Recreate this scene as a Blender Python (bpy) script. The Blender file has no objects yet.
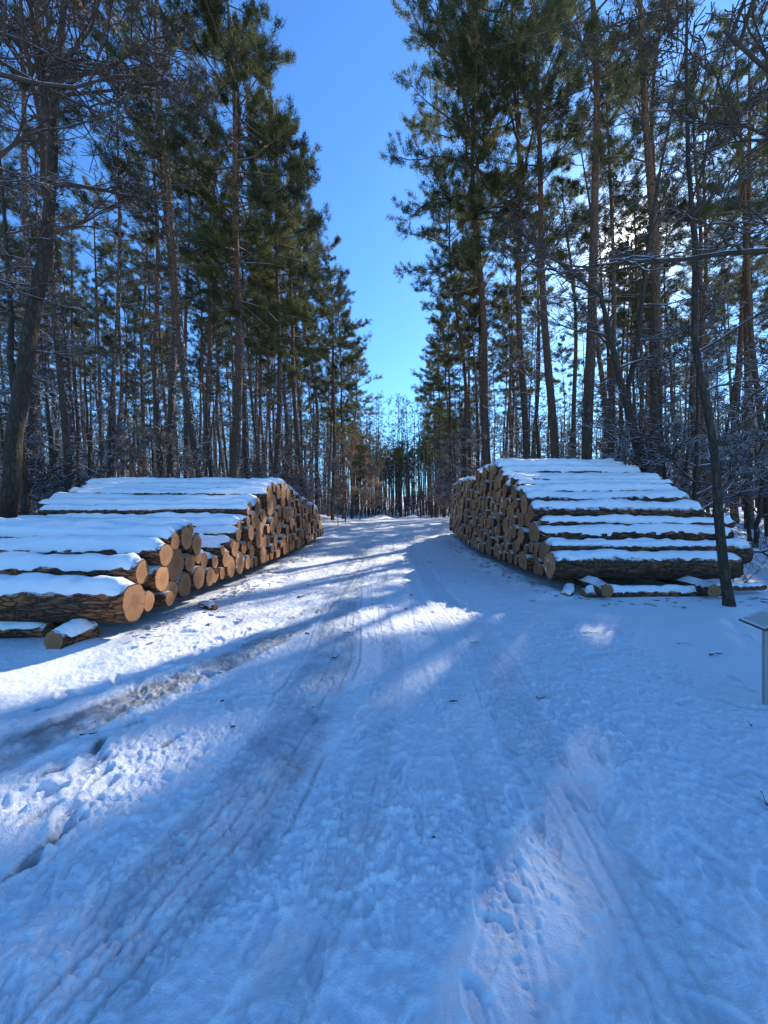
import bpy, math, random
import numpy as np
from mathutils import Matrix, Vector

random.seed(7)
RNG = np.random.default_rng(7)
PI = math.pi
F = 387.0            # focal length in pixels of the 768 x 1024 picture
CAM_H = 1.55
SUN_EL, SUN_AZ = math.radians(30.0), math.radians(32.6)

scene = bpy.context.scene
COL = scene.collection

# ------------------------------------------------------------------ helpers
def smooth(a, b, x):
    t = np.clip((x - a) / (b - a), 0, 1)
    return t * t * (3 - 2 * t)

_LAT = {}
def vnoise(x, y, scale, seed):
    if seed not in _LAT:
        _LAT[seed] = np.random.default_rng(seed).random((256, 256))
    L = _LAT[seed]
    u, v = np.asarray(x) / scale + 1000.37, np.asarray(y) / scale + 1000.71
    iu, iv = np.floor(u).astype(int), np.floor(v).astype(int)
    fu, fv = u - iu, v - iv
    fu, fv = fu * fu * (3 - 2 * fu), fv * fv * (3 - 2 * fv)
    a, b = L[iu % 256, iv % 256], L[(iu + 1) % 256, iv % 256]
    c, d = L[iu % 256, (iv + 1) % 256], L[(iu + 1) % 256, (iv + 1) % 256]
    return (a * (1 - fu) + b * fu) * (1 - fv) + (c * (1 - fu) + d * fu) * fv - 0.5

def ground_base(x, y):
    """smooth height of the terrain in metres (y is away from the camera)"""
    x = np.asarray(x, float); y = np.asarray(y, float)
    h = 0.75 * smooth(12, 36, y) - 0.45 * smooth(44, 66, y) + 3.5 * smooth(70, 125, y) + 10 * smooth(120, 330, y)
    h = h + 0.035 * np.clip(x - 8, 0, 40) * smooth(4, 16, y)
    h = h + 0.55 * smooth(-4.6, -8.5, x) * smooth(20, 30, y)
    h = h + 0.25 * smooth(4.5, 8.5, x) * smooth(24, 34, y)
    h = h + 0.30 * vnoise(x, y, 9.0, 3) * smooth(7, 14, np.abs(x))
    h = h + 0.5 * np.exp(-((x + 0.3) ** 2 / 1.2 + (y - 44) ** 2 / 6)) + 0.45 * np.exp(-((x - 3.4) ** 2 / 1.0 + (y - 46) ** 2 / 6))
    return h

def gz(x, y):
    return float(ground_base(x, y))

class MB:
    """collects geometry for one mesh"""
    def __init__(s):
        s.v, s.q, s.t, s.n = [], [], [], 0
    def add(s, v, q=None, t=None, m=0):
        v = np.asarray(v, float)
        if q is not None and len(q):
            q = np.asarray(q, np.int64) + s.n; s.q.append((q, m))
        if t is not None and len(t):
            t = np.asarray(t, np.int64) + s.n; s.t.append((t, m))
        s.v.append(v); s.n += len(v)
    def mesh(s, name, mats, smooth_shade=True):
        me = bpy.data.meshes.new(name)
        v = np.concatenate(s.v)
        qs = np.concatenate([q for q, m in s.q]) if s.q else np.zeros((0, 4), np.int64)
        ts = np.concatenate([t for t, m in s.t]) if s.t else np.zeros((0, 3), np.int64)
        mi = np.concatenate([np.full(len(q), m) for q, m in s.q] + [np.full(len(t), m) for t, m in s.t])
        me.vertices.add(len(v)); me.vertices.foreach_set('co', v.astype(np.float32).ravel())
        me.loops.add(qs.size + ts.size)
        me.loops.foreach_set('vertex_index', np.concatenate([qs.ravel(), ts.ravel()]).astype(np.int32))
        nq, nt = len(qs), len(ts)
        me.polygons.add(nq + nt)
        starts = np.concatenate([np.arange(nq) * 4, nq * 4 + np.arange(nt) * 3])
        me.polygons.foreach_set('loop_start', starts.astype(np.int32))
        me.polygons.foreach_set('material_index', mi.astype(np.int32))
        me.polygons.foreach_set('use_smooth', np.full(nq + nt, smooth_shade))
        me.update(calc_edges=True); me.validate()
        for m in mats: me.materials.append(m)
        return me

def link(name, me, parent=None):
    o = bpy.data.objects.new(name, me); COL.objects.link(o)
    if parent is not None: o.parent = parent
    return o

def tag(o, label=None, cat=None, group=None, kind=None):
    if label: o['label'] = label
    if cat: o['category'] = cat
    if group: o['group'] = group
    if kind: o['kind'] = kind
    return o

def unit(v):
    v = np.asarray(v, float); return v / (np.linalg.norm(v) + 1e-9)

_CS = {}
def tube(mb, pts, rad, sides=6, m=0, cap=False, rnoise=0.0, rng=None):
    pts = np.asarray(pts, float); n = len(pts)
    rad = np.asarray(rad, float)
    tg = np.gradient(pts, axis=0); tg /= (np.linalg.norm(tg, axis=1, keepdims=True) + 1e-9)
    ref = np.array([0, 0, 1.0]) if abs(tg[0][2]) < 0.8 else np.array([1.0, 0, 0])
    u = np.cross(tg, ref); u /= (np.linalg.norm(u, axis=1, keepdims=True) + 1e-9)
    w = np.cross(u, tg)
    if sides not in _CS:
        a = np.arange(sides) * 2 * PI / sides
        _CS[sides] = (np.cos(a), np.sin(a))
    c, s_ = _CS[sides]
    rr = rad[:, None] * np.ones(sides)
    if rnoise and rng is not None: rr = rr * (1 + rnoise * (rng.random(rr.shape) - .5))
    v = pts[:, None, :] + rr[..., None] * (c[None, :, None] * u[:, None, :] + s_[None, :, None] * w[:, None, :])
    v = v.reshape(-1, 3)
    i = np.arange(n - 1)[:, None] * sides; j = np.arange(sides)[None, :]; jn = (j + 1) % sides
    q = np.stack([i + j, i + jn, i + sides + jn, i + sides + j], -1).reshape(-1, 4)
    t = None
    if cap:
        v = np.vstack([v, pts[0], pts[-1]])
        b = (n - 1) * sides; jj = np.arange(sides); jjn = (jj + 1) % sides
        t = np.concatenate([np.stack([np.full(sides, n * sides), jjn, jj], -1), np.stack([np.full(sides, n * sides + 1), b + jj, b + jjn], -1)])
    mb.add(v, q, t, m)

def path(rng, p, d, length, nseg, wob=0.15, up=0.0):
    pts = [np.asarray(p, float)]; d = unit(d); st = length / nseg
    for k in range(nseg):
        d = unit(d + rng.normal(0, wob, 3) + np.array([0, 0, up]))
        pts.append(pts[-1] + d * st)
    return np.array(pts)

# ------------------------------------------------------------------ materials
def new_mat(name):
    m = bpy.data.materials.new(name); m.use_nodes = True
    nt = m.node_tree; nt.nodes.clear()
    return m, nt
def N(nt, t, **kw):
    n = nt.nodes.new(t)
    for k, v in kw.items():
        if k in n.inputs: n.inputs[k].default_value = v
        else: setattr(n, k, v)
    return n
def ramp(nt, fac, stops, interp='LINEAR'):
    r = nt.nodes.new('ShaderNodeValToRGB'); r.color_ramp.interpolation = interp
    el = r.color_ramp.elements
    while len(el) < len(stops): el.new(0.5)
    for e, (p, c) in zip(el, stops):
        e.position = p; e.color = (*c, 1) if len(c) == 3 else c
    nt.links.new(fac, r.inputs[0]); return r.outputs[0]
def math_n(nt, op, a, b=None, c=None, clamp=False):
    n = nt.nodes.new('ShaderNodeMath'); n.operation = op; n.use_clamp = clamp
    for i, x in enumerate((a, b, c)):
        if x is None: continue
        if isinstance(x, (int, float)): n.inputs[i].default_value = x
        else: nt.links.new(x, n.inputs[i])
    return n.outputs[0]
def mixc(nt, f, a, b):
    n = nt.nodes.new('ShaderNodeMix'); n.data_type = 'RGBA'
    for i, x in ((0, f), (6, a), (7, b)):
        if isinstance(x, (int, float)): n.inputs[i].default_value = x
        elif isinstance(x, tuple): n.inputs[i].default_value = (*x, 1)
        else: nt.links.new(x, n.inputs[i])
    return n.outputs[2]
def noise(nt, vec, scale, detail=3, rough=0.6):
    n = N(nt, 'ShaderNodeTexNoise', Scale=scale, Detail=detail, Roughness=rough)
    if vec is not None: nt.links.new(vec, n.inputs['Vector'])
    return n.outputs['Fac']
def finish(nt, color, rough=0.85, bump=None, bstr=0.4, bdist=0.02, spec=0.25, sub=None):
    b = N(nt, 'ShaderNodeBsdfPrincipled'); o = N(nt, 'ShaderNodeOutputMaterial')
    for key, x in (('Base Color', color), ('Roughness', rough)):
        if isinstance(x, (int, float)): b.inputs[key].default_value = x
        elif isinstance(x, tuple): b.inputs[key].default_value = (*x, 1)
        else: nt.links.new(x, b.inputs[key])
    b.inputs['Specular IOR Level'].default_value = spec
    if bump is not None:
        bp = N(nt, 'ShaderNodeBump', Strength=bstr, Distance=bdist); nt.links.new(bump, bp.inputs['Height'])
        nt.links.new(bp.outputs[0], b.inputs['Normal'])
    nt.links.new(b.outputs[0], o.inputs[0]); return b
def mapped(nt, scale, kind='Object'):
    tc = N(nt, 'ShaderNodeTexCoord'); mp = N(nt, 'ShaderNodeMapping'); mp.inputs['Scale'].default_value = scale
    nt.links.new(tc.outputs[kind], mp.inputs[0]); return mp.outputs[0]
def snow_mask(nt, lo, hi, nscale, namp, direction=(0, 0, 1), kind='Object'):
    """snow lies where the surface faces DIRECTION, broken up by noise"""
    g = N(nt, 'ShaderNodeNewGeometry'); d = N(nt, 'ShaderNodeVectorMath', operation='DOT_PRODUCT')
    d.inputs[1].default_value = direction; nt.links.new(g.outputs['Normal'], d.inputs[0])
    tc = N(nt, 'ShaderNodeTexCoord')
    nz = noise(nt, tc.outputs[kind], nscale, 3)
    s = math_n(nt, 'ADD', d.outputs['Value'], math_n(nt, 'MULTIPLY', math_n(nt, 'SUBTRACT', nz, 0.5), namp))
    mr = N(nt, 'ShaderNodeMapRange'); mr.interpolation_type = 'SMOOTHSTEP'
    nt.links.new(s, mr.inputs[0]); mr.inputs[1].default_value = lo; mr.inputs[2].default_value = hi
    return mr.outputs[0]

SNOW = (0.86, 0.87, 0.89)

def mat_trunk(name, low, high, zmix, side=True):
    m, nt = new_mat(name)
    v = mapped(nt, (7, 7, 1.6)); n1 = noise(nt, v, 1.6, 5, 0.65)
    v20 = mapped(nt, (15, 15, 4.0)); wv = N(nt, 'ShaderNodeTexNoise', Scale=0.9, Detail=4); nt.links.new(v20, wv.inputs['Vector'])
    va = N(nt, 'ShaderNodeVectorMath', operation='MULTIPLY_ADD'); nt.links.new(wv.outputs['Color'], va.inputs[0]); va.inputs[1].default_value = (1.9, 1.9, 1.9); nt.links.new(v20, va.inputs[2]); v2 = va.outputs[0]; vo = N(nt, 'ShaderNodeTexVoronoi', Scale=1.0); vo.feature = 'DISTANCE_TO_EDGE'
    nt.links.new(v2, vo.inputs['Vector'])
    crack = math_n(nt, 'MULTIPLY', vo.outputs['Distance'], 5.0, clamp=True)
    tc = N(nt, 'ShaderNodeTexCoord'); sx = N(nt, 'ShaderNodeSeparateXYZ'); nt.links.new(tc.outputs['Object'], sx.inputs[0])
    zf = N(nt, 'ShaderNodeMapRange'); nt.links.new(sx.outputs[2], zf.inputs[0])
    zf.inputs[1].default_value, zf.inputs[2].default_value = zmix
    base = mixc(nt, zf.outputs[0], low, high)
    c = mixc(nt, crack, tuple(x * 0.45 for x in low), base)
    c = mixc(nt, math_n(nt, 'MULTIPLY', n1, 0.75), c, tuple(x * 0.5 for x in low))
    if side:
        s = snow_mask(nt, 0.90, 1.15, 13.0, 1.7, (0.80, -0.42, 0.42))
        oi = N(nt, 'ShaderNodeObjectInfo')
        amt = math_n(nt, 'ADD', math_n(nt, 'MULTIPLY', oi.outputs['Random'], 0.8), 0.2)
        c = mixc(nt, math_n(nt, 'MULTIPLY', s, amt), c, SNOW)
    h = math_n(nt, 'ADD', crack, math_n(nt, 'MULTIPLY', n1, 0.8))
    finish(nt, c, 0.9, h, 0.7, 0.03)
    return m

def mat_twig(name, col, lo=0.48, hi=0.72, amp=1.1):
    m, nt = new_mat(name)
    tc = N(nt, 'ShaderNodeTexCoord'); n1 = noise(nt, tc.outputs['Object'], 6, 3)
    c = mixc(nt, n1, tuple(x * 0.6 for x in col), tuple(x * 1.4 for x in col))
    s = snow_mask(nt, lo, hi, 2.2, amp)
    finish(nt, mixc(nt, s, c, SNOW), 0.9)
    return m

def mat_leaf(name, a, b, trans=0.35, snowy=False):
    m, nt = new_mat(name)
    tc = N(nt, 'ShaderNodeTexCoord'); n1 = noise(nt, tc.outputs['Object'], 1.1, 3)
    oi = N(nt, 'ShaderNodeObjectInfo')
    f = math_n(nt, 'ADD', n1, math_n(nt, 'MULTIPLY', math_n(nt, 'SUBTRACT', oi.outputs['Random'], 0.5), 0.35), clamp=True)
    c = ramp(nt, f, [(0.3, a), (0.7, b)])
    d = N(nt, 'ShaderNodeBsdfDiffuse'); t = N(nt, 'ShaderNodeBsdfTranslucent'); mx = N(nt, 'ShaderNodeMixShader'); o = N(nt, 'ShaderNodeOutputMaterial')
    nt.links.new(c, d.inputs[0]); nt.links.new(c, t.inputs[0]); mx.inputs[0].default_value = trans
    nt.links.new(d.outputs[0], mx.inputs[1]); nt.links.new(t.outputs[0], mx.inputs[2]); nt.links.new(mx.outputs[0], o.inputs[0])
    return m

M = {}
M['pine_trunk'] = mat_trunk('pine_bark', (0.135, 0.088, 0.062), (0.32, 0.135, 0.055), (5.0, 13.0))
M['bare_trunk'] = mat_trunk('oak_bark', (0.095, 0.070, 0.048), (0.095, 0.070, 0.050), (5.0, 12.0), side=False)
M['twig'] = mat_twig('twig_bark', (0.085, 0.055, 0.036))
M['pine_twig'] = mat_twig('pine_twig_bark', (0.13, 0.075, 0.042), 0.45, 0.7, 1.1)
M['needle'] = mat_leaf('pine_needles', (0.054, 0.066, 0.028), (0.155, 0.158, 0.065), 0.60)
M['brown_leaf'] = mat_leaf('withered_leaves', (0.24, 0.13, 0.07), (0.42, 0.27, 0.16), 0.5)

def mat_snow(name, bscale=22.0, bstr=0.25):
    m, nt = new_mat(name)
    tc = N(nt, 'ShaderNodeTexCoord'); n1 = noise(nt, tc.outputs['Object'], bscale, 4, 0.6)
    n2 = noise(nt, tc.outputs['Object'], 150.0, 2, 0.6)
    c = mixc(nt, n1, (0.82, 0.84, 0.87), (0.89, 0.90, 0.91))
    finish(nt, c, 0.6, math_n(nt, 'ADD', n1, math_n(nt, 'MULTIPLY', n2, 0.25)), bstr, 0.03, spec=0.2)
    return m
M['snow'] = mat_snow('lying_snow', 9.0, 0.35)

def mat_ground():
    m, nt = new_mat('trodden_snow')
    tc = N(nt, 'ShaderNodeTexCoord'); pos = tc.outputs['Object']
    n1 = noise(nt, pos, 3.0, 5, 0.65); n2 = noise(nt, pos, 35.0, 4, 0.65); n3 = noise(nt, pos, 140.0, 2, 0.6)
    snow = mixc(nt, n2, (0.79, 0.81, 0.85), (0.89, 0.90, 0.91))
    at = N(nt, 'ShaderNodeAttribute', attribute_name='slush')
    am = N(nt, 'ShaderNodeAttribute', attribute_name='ice')
    dirt = mixc(nt, n2, (0.27, 0.275, 0.28), (0.52, 0.53, 0.54))
    f = math_n(nt, 'MULTIPLY', at.outputs['Fac'], math_n(nt, 'ADD', math_n(nt, 'MULTIPLY', n2, 1.6), -0.05, clamp=True))
    c = mixc(nt, math_n(nt, 'MULTIPLY', f, 1.0, clamp=True), snow, dirt)
    icec = mixc(nt, n2, (0.085, 0.083, 0.080), (0.29, 0.285, 0.28))
    c = mixc(nt, am.outputs['Fac'], c, icec)
    # sparse dark crumbs of bark and needles
    vo = N(nt, 'ShaderNodeTexVoronoi', Scale=3.2, Randomness=1.0); nt.links.new(pos, vo.inputs['Vector'])
    nm = noise(nt, pos, 0.7, 2)
    speck = math_n(nt, 'MULTIPLY', math_n(nt, 'LESS_THAN', vo.outputs['Distance'], 0.035), math_n(nt, 'GREATER_THAN', nm, 0.52))
    c = mixc(nt, speck, c, (0.07, 0.05, 0.035))
    rough = math_n(nt, 'SUBTRACT', math_n(nt, 'SUBTRACT', 0.65, math_n(nt, 'MULTIPLY', am.outputs['Fac'], 0.28)), math_n(nt, 'MULTIPLY', at.outputs['Fac'], 0.18))
    h = math_n(nt, 'ADD', n2, math_n(nt, 'MULTIPLY', n3, 0.4))
    finish(nt, c, rough, h, 0.55, 0.02, spec=0.3)
    return m
M['ground'] = mat_ground()

def mat_log_bark():
    m, nt = new_mat('log_bark')
    v0 = mapped(nt, (3.0, 11, 11)); n1 = noise(nt, v0, 1.3, 5, 0.65); wv = N(nt, 'ShaderNodeTexNoise', Scale=0.9, Detail=4); nt.links.new(v0, wv.inputs['Vector'])
    va = N(nt, 'ShaderNodeVectorMath', operation='MULTIPLY_ADD'); nt.links.new(wv.outputs['Color'], va.inputs[0]); va.inputs[1].default_value = (1.8, 1.8, 1.8); nt.links.new(v0, va.inputs[2]); v = va.outputs[0]
    vo = N(nt, 'ShaderNodeTexVoronoi', Scale=1.6); vo.feature = 'DISTANCE_TO_EDGE'; nt.links.new(v, vo.inputs['Vector'])
    crack = math_n(nt, 'MULTIPLY', vo.outputs['Distance'], 7.0, clamp=True)
    oi = N(nt, 'ShaderNodeObjectInfo')
    v3 = mapped(nt, (0.8, 3, 3)); n3 = noise(nt, v3, 1.2, 3)
    red = math_n(nt, 'GREATER_THAN', math_n(nt, 'ADD', n3, math_n(nt, 'MULTIPLY', oi.outputs['Random'], 0.2)), 0.68)
    c = ramp(nt, n1, [(0.3, (0.060, 0.032, 0.020)), (0.7, (0.21, 0.105, 0.058))])
    c = mixc(nt, math_n(nt, 'MULTIPLY', red, 0.8), c, (0.34, 0.125, 0.045))
    c = mixc(nt, crack, (0.035, 0.022, 0.015), c)
    s = snow_mask(nt, 0.42, 0.75, 9.0, 1.1)
    finish(nt, mixc(nt, s, c, SNOW), 0.9, math_n(nt, 'ADD', crack, n1), 0.8, 0.03)
    return m
M['log_bark'] = mat_log_bark()

def mat_cut():
    m, nt = new_mat('sawn_wood')
    tc = N(nt, 'ShaderNodeTexCoord'); pos = tc.outputs['Object']; oi = N(nt, 'ShaderNodeObjectInfo')
    sx = N(nt, 'ShaderNodeSeparateXYZ'); nt.links.new(pos, sx.inputs[0])
    y2 = math_n(nt, 'POWER', sx.outputs[1], 2.0); z2 = math_n(nt, 'POWER', sx.outputs[2], 2.0)
    rr = math_n(nt, 'SQRT', math_n(nt, 'ADD', y2, z2))
    nz = noise(nt, pos, 7.0, 3)
    rw = math_n(nt, 'ADD', rr, math_n(nt, 'MULTIPLY', nz, 0.05))
    ring = math_n(nt, 'ADD', math_n(nt, 'MULTIPLY', math_n(nt, 'SINE', math_n(nt, 'MULTIPLY', rw, 300.0)), 0.5), 0.5)
    heart = N(nt, 'ShaderNodeMapRange'); nt.links.new(rw, heart.inputs[0]); heart.inputs[1].default_value = 0.09; heart.inputs[2].default_value = 0.14
    c = mixc(nt, heart.outputs[0], (0.54, 0.215, 0.08), (0.72, 0.345, 0.145))
    tint = mixc(nt, oi.outputs['Random'], (0.42, 0.38, 0.36), (0.96, 0.90, 0.84))
    mx = nt.nodes.new('ShaderNodeMix'); mx.data_type = 'RGBA'; mx.blend_type = 'MULTIPLY'; mx.inputs[0].default_value = 1
    nt.links.new(c, mx.inputs[6]); nt.links.new(tint, mx.inputs[7]); c = mx.outputs[2]
    c = mixc(nt, math_n(nt, 'MULTIPLY', ring, 0.28), c, (0.32, 0.15, 0.055))
    big = noise(nt, pos, 11.0, 4)
    c = mixc(nt, math_n(nt, 'MULTIPLY', big, 0.75), c, (0.20, 0.125, 0.07))
    # drying cracks that run out from the pith
    an = math_n(nt, 'ARCTAN2', sx.outputs[1], sx.outputs[2])
    cr = N(nt, 'ShaderNodeTexNoise', Scale=3.2, Detail=2); cr.noise_dimensions = '1D'
    nt.links.new(math_n(nt, 'ADD', an, math_n(nt, 'MULTIPLY', oi.outputs['Random'], 40.0)), cr.inputs['W'])
    crm = math_n(nt, 'LESS_THAN', math_n(nt, 'ABSOLUTE', math_n(nt, 'SUBTRACT', cr.outputs['Fac'], 0.5)), 0.006)
    c = mixc(nt, math_n(nt, 'MULTIPLY', crm, 0.6), c, (0.06, 0.035, 0.02))
    # snow blown on to the face
    sn = noise(nt, pos, 5.0, 3)
    s = math_n(nt, 'MULTIPLY', math_n(nt, 'GREATER_THAN', math_n(nt, 'ADD', sn, math_n(nt, 'MULTIPLY', oi.outputs['Random'], 0.22)), 0.86), 0.75)
    c = mixc(nt, s, c, SNOW)
    finish(nt, c, 0.75, math_n(nt, 'ADD', ring, big), 0.2, 0.006)
    return m
M['cut'] = mat_cut()

def mat_cut_far():
    m, nt = new_mat('sawn_wood_weathered')
    tc = N(nt, 'ShaderNodeTexCoord'); n1 = noise(nt, tc.outputs['Object'], 2.6, 1); n2 = noise(nt, tc.outputs['Object'], 14, 3)
    c = ramp(nt, n1, [(0.35, (0.46, 0.20, 0.07)), (0.65, (0.74, 0.38, 0.15))])
    c = mixc(nt, math_n(nt, 'MULTIPLY', n2, 0.5), c, (0.2, 0.125, 0.07))
    s = math_n(nt, 'MULTIPLY', math_n(nt, 'GREATER_THAN', noise(nt, tc.outputs['Object'], 3.3, 3), 0.62), 0.75)
    finish(nt, mixc(nt, s, c, SNOW), 0.8); return m
M['cut_far'] = mat_cut_far()
def mat_plain(name, col, rough, metal=0.0, nscale=30, namp=0.25):
    m, nt = new_mat(name)
    tc = N(nt, 'ShaderNodeTexCoord'); n1 = noise(nt, tc.outputs['Object'], nscale, 4)
    c = mixc(nt, n1, tuple(x * (1 - namp) for x in col), tuple(min(1, x * (1 + namp)) for x in col))
    b = finish(nt, c, rough, n1, 0.08, 0.005, spec=0.4); b.inputs['Metallic'].default_value = metal
    return m
M['metal'] = mat_plain('grey_metal', (0.30, 0.31, 0.32), 0.5, 0.3)
M['board'] = mat_plain('white_board', (0.70, 0.72, 0.70), 0.35, 0, 12, 0.08)
M['edge'] = mat_plain('dark_board_edge', (0.07, 0.075, 0.06), 0.6)
M['green'] = mat_plain('green_print', (0.10, 0.22, 0.05), 0.4)
M['ink'] = mat_plain('grey_print', (0.22, 0.23, 0.23), 0.45)

# ------------------------------------------------------------------ ground
def interp(y, table):
    t = np.array(table, float); return np.interp(y, t[:, 0], t[:, 1])
LRUT = [(0.3, -1.25), (1.25, -0.99), (1.9, -0.77), (2.9, -0.63), (4, -0.57), (8, -0.75), (15, -0.4), (30, 0.2), (60, 0.9)]
RRUT = [(0.3, 0.72), (1.3, 0.9), (2.1, 0.95), (4.7, 1.15), (8, 1.05), (15, 1.1), (30, 1.8), (60, 2.5)]
TURN = [(0.5, -3.7), (1.7, -2.85), (2.42, -2.4), (2.96, -2.17), (3.68, -1.75), (5, -1.25), (7, -1.0), (12, -.9)]

def build_ground():
    A = math.radians(62)
    ang = np.concatenate([np.linspace(-A, A, 1150), np.linspace(A, 2 * PI - A, 74)[1:-1]])
    r = [0.35]
    while r[-1] < 0.9: r.append(r[-1] * 1.03)
    while r[-1] < 13: r.append(r[-1] * 1.0043)
    while r[-1] < 420: r.append(r[-1] * 1.03)
    r = np.array(r)
    R, T = np.meshgrid(r, ang, indexing='ij')
    X, Y = R * np.sin(T), R * np.cos(T)
    sh = X.shape
    x, y = X.ravel(), Y.ravel()
    h = ground_base(x, y)
    near = (np.hypot(x, y) < 45)
    xn, yn = x[near], y[near]
    road = 1 - smooth(2.4, 3.6, np.abs(xn - 0.1))
    worn = np.clip(0.35 + 0.9 * road - 0.5 * smooth(1.4, 3.0, xn) * (yn < 9), 0, 1)
    d = 0.06 * vnoise(xn, yn, 2.3, 11) * (1 - 0.6 * road) + 0.016 * vnoise(xn, yn, 0.62, 12)
    lump = vnoise(xn, yn, 0.21, 13); l2 = vnoise(xn, yn, 0.10, 14); l3 = vnoise(xn, yn, 0.045, 15)
    l4 = vnoise(xn, yn, 0.022, 17)
    d += worn * (0.012 * lump + 0.010 * l2 + 0.012 * l3 + 0.009 * l4)
    # crumbly patches where the boots have broken the crust
    pm = smooth(0.02, 0.18, vnoise(xn, yn, 0.8, 16))
    d += worn * pm * (0.014 * np.abs(l2) + 0.024 * np.abs(l3) + 0.020 * np.abs(l4))
    slush = np.zeros_like(xn); ice = np.zeros_like(xn)
    warp = 0.05 * vnoise(xn, yn, 1.3, 21)
    # vehicle ruts
    def rut(table, half, depth, grooves, dirt):
        nonlocal d, slush
        s = xn - interp(yn, table) + warp
        band = 1 - smooth(half * 0.65, half, np.abs(s))
        patch = np.clip(0.60 + 1.0 * vnoise(xn, yn * 0.25, 0.5, 22) + 0.9 * vnoise(xn, yn, 0.16, 27), 0, 1)
        far = 1 - smooth(8, 20, yn)
        d -= depth * band * (0.6 + 0.4 * patch)
        d += 0.012 * np.exp(-((np.abs(s) - half * 1.08) / 0.05) ** 2) * patch
        g = np.sin(s * 2 * PI / grooves) * 0.5 + 0.5
        for q_, off in enumerate(np.linspace(-half, half, max(3, int(half * 2 / grooves)))):
            on = smooth(-.05, .16, vnoise(yn + 17.0 * q_, 0 * yn, 0.9, 28)) * far
            sl = s - off - 0.015 * vnoise(yn, 0 * yn + q_, .5, 29)
            d -= 0.006 * on * np.exp(-(sl / 0.011) ** 2); d += 0.003 * on * np.exp(-((sl - .022) / 0.013) ** 2)
            slush = np.maximum(slush, dirt * .8 * on * np.exp(-(sl / 0.016) ** 2))
        tr = np.sin((yn + 0.5 * np.abs(s)) * 2 * PI / 0.06)
        d -= band * 0.0014 * tr * patch * far
        
        slush = np.maximum(slush, dirt * band * patch * (0.8 + 0.2 * g) * (0.35 + 0.65 * far))
    rut(LRUT, 0.30, 0.012, 0.085, 1.05)
    rut([(a, b + 0.62) for a, b in LRUT], 0.13, 0.009, 0.065, 0.4)
    rut(RRUT, 0.24, 0.009, 0.075, 0.35)
    rut([(a, b - 0.45) for a, b in RRUT], 0.10, 0.005, 0.05, 0.15)
    rut(TURN, 0.26, 0.016, 0.09, 1.0)
    st = xn - interp(yn, TURN) + warp
    tb = (1 - smooth(0.14, 0.30, np.abs(st + 0.08 * vnoise(xn, yn, 0.4, 23)))) * smooth(5.5, 3.6, yn)
    ice = np.maximum(ice, tb * np.clip(0.55 + 1.3 * vnoise(xn, yn, 0.30, 24) + 1.0 * vnoise(xn, yn, 0.08, 25), 0, .85))
    # bicycle tyre line with tread
    s = xn - (0.42 + 0.04 * np.sin(yn * 1.1)); bb = np.exp(-(s / 0.022) ** 2) * (yn < 7)
    d -= bb * (0.008 + 0.003 * np.sign(np.sin(yn * 2 * PI / 0.035)))
    s = xn - (0.80 + 0.10 * yn); bb = np.exp(-(s / 0.020) ** 2) * (yn < 9)
    d -= bb * 0.009
    # boot prints
    rng = np.random.default_rng(31)
    prints = []
    def px(u, v):
        Z = CAM_H * F / (v - 512.0); return (u - 384.0) / F * Z, Z
    dark = [(49, 794, .7), (39, 816, .9), (31, 855, .6), (99, 743, .5), (134, 725, .8), (117, 716, 1.2), (55, 772, 1.2), (68, 829, 1.0),
            (100, 778, .5), (18, 870, .8), (95, 762, .4), (172, 742, .7), (44, 709, 1.3)]
    for u, v, a in dark:
        X0, Y0 = px(u, v); prints.append((X0, Y0, a * .6, 0.026, 1.0, .66))
    clean = [(560, 850), (640, 862), (670, 905), (540, 830), (600, 760), (690, 838), (720, 930), (575, 800), (660, 745), (700, 720), (610, 700), (640, 690), (590, 672),
             (735, 780), (480, 855), (500, 890), (520, 770), (555, 725), (745, 690), (690, 680), (650, 720), (675, 700), (605, 735), (630, 780), (760, 800)]
    for u, v in clean:
        X0, Y0 = px(u, v); prints.append((X0, Y0, rng.uniform(-.6, .6), 0.011, 0, .58))
    for k in range(260):
        Y0 = 0.9 * (14 / 0.9) ** rng.random(); X0 = rng.normal(-0.35, 1.15)
        if abs(X0) > 3.1: continue
        prints.append((X0, Y0, rng.normal(0.1, 0.5) + (PI if rng.random() < .4 else 0), rng.uniform(0.005, 0.017), 0, rng.uniform(.6, .95)))
    for k in range(60):   # along the left edge of the road
        Y0 = rng.uniform(1.8, 5.5); prints.append((rng.normal(-2.2, .45), Y0, rng.normal(.4, .6), rng.uniform(.012, .03), 0.15 * (rng.random() < .4)))
    for k in range(70):
        prints.append((rng.normal(2.5, .7), rng.uniform(2.0, 6.5), rng.normal(-.5, .8), rng.uniform(.006, .016), 0, .7))
    wx = xn + 0.05 * vnoise(xn, yn, 0.16, 41); wy = yn + 0.05 * vnoise(xn, yn, 0.16, 42)
    order = np.argsort(yn); ys = yn[order]
    for X0, Y0, a, dep, dk, *sz in prints:
        sz = sz[0] if sz else 1.0
        i0, i1 = np.searchsorted(ys, [Y0 - .32, Y0 + .32]); idx = order[i0:i1]
        idx = idx[np.abs(xn[idx] - X0) < .32]
        if not len(idx): continue
        ca, sa = math.cos(a), math.sin(a)
        dx, dy = wx[idx] - X0, wy[idx] - Y0
        u = (dx * ca - dy * sa) / sz; v = (dx * sa + dy * ca) / sz
        wid = 0.052 + 0.012 * np.clip(v / 0.15, -1, 1)
        e = np.sqrt((u / wid) ** 2 + (np.abs(v) / 0.148) ** 2.6 + 1e-9)
        pit = 1 - smooth(0.70, 1.05, e)
        rim = np.exp(-((e - 1.25) / 0.22) ** 2)
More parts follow.
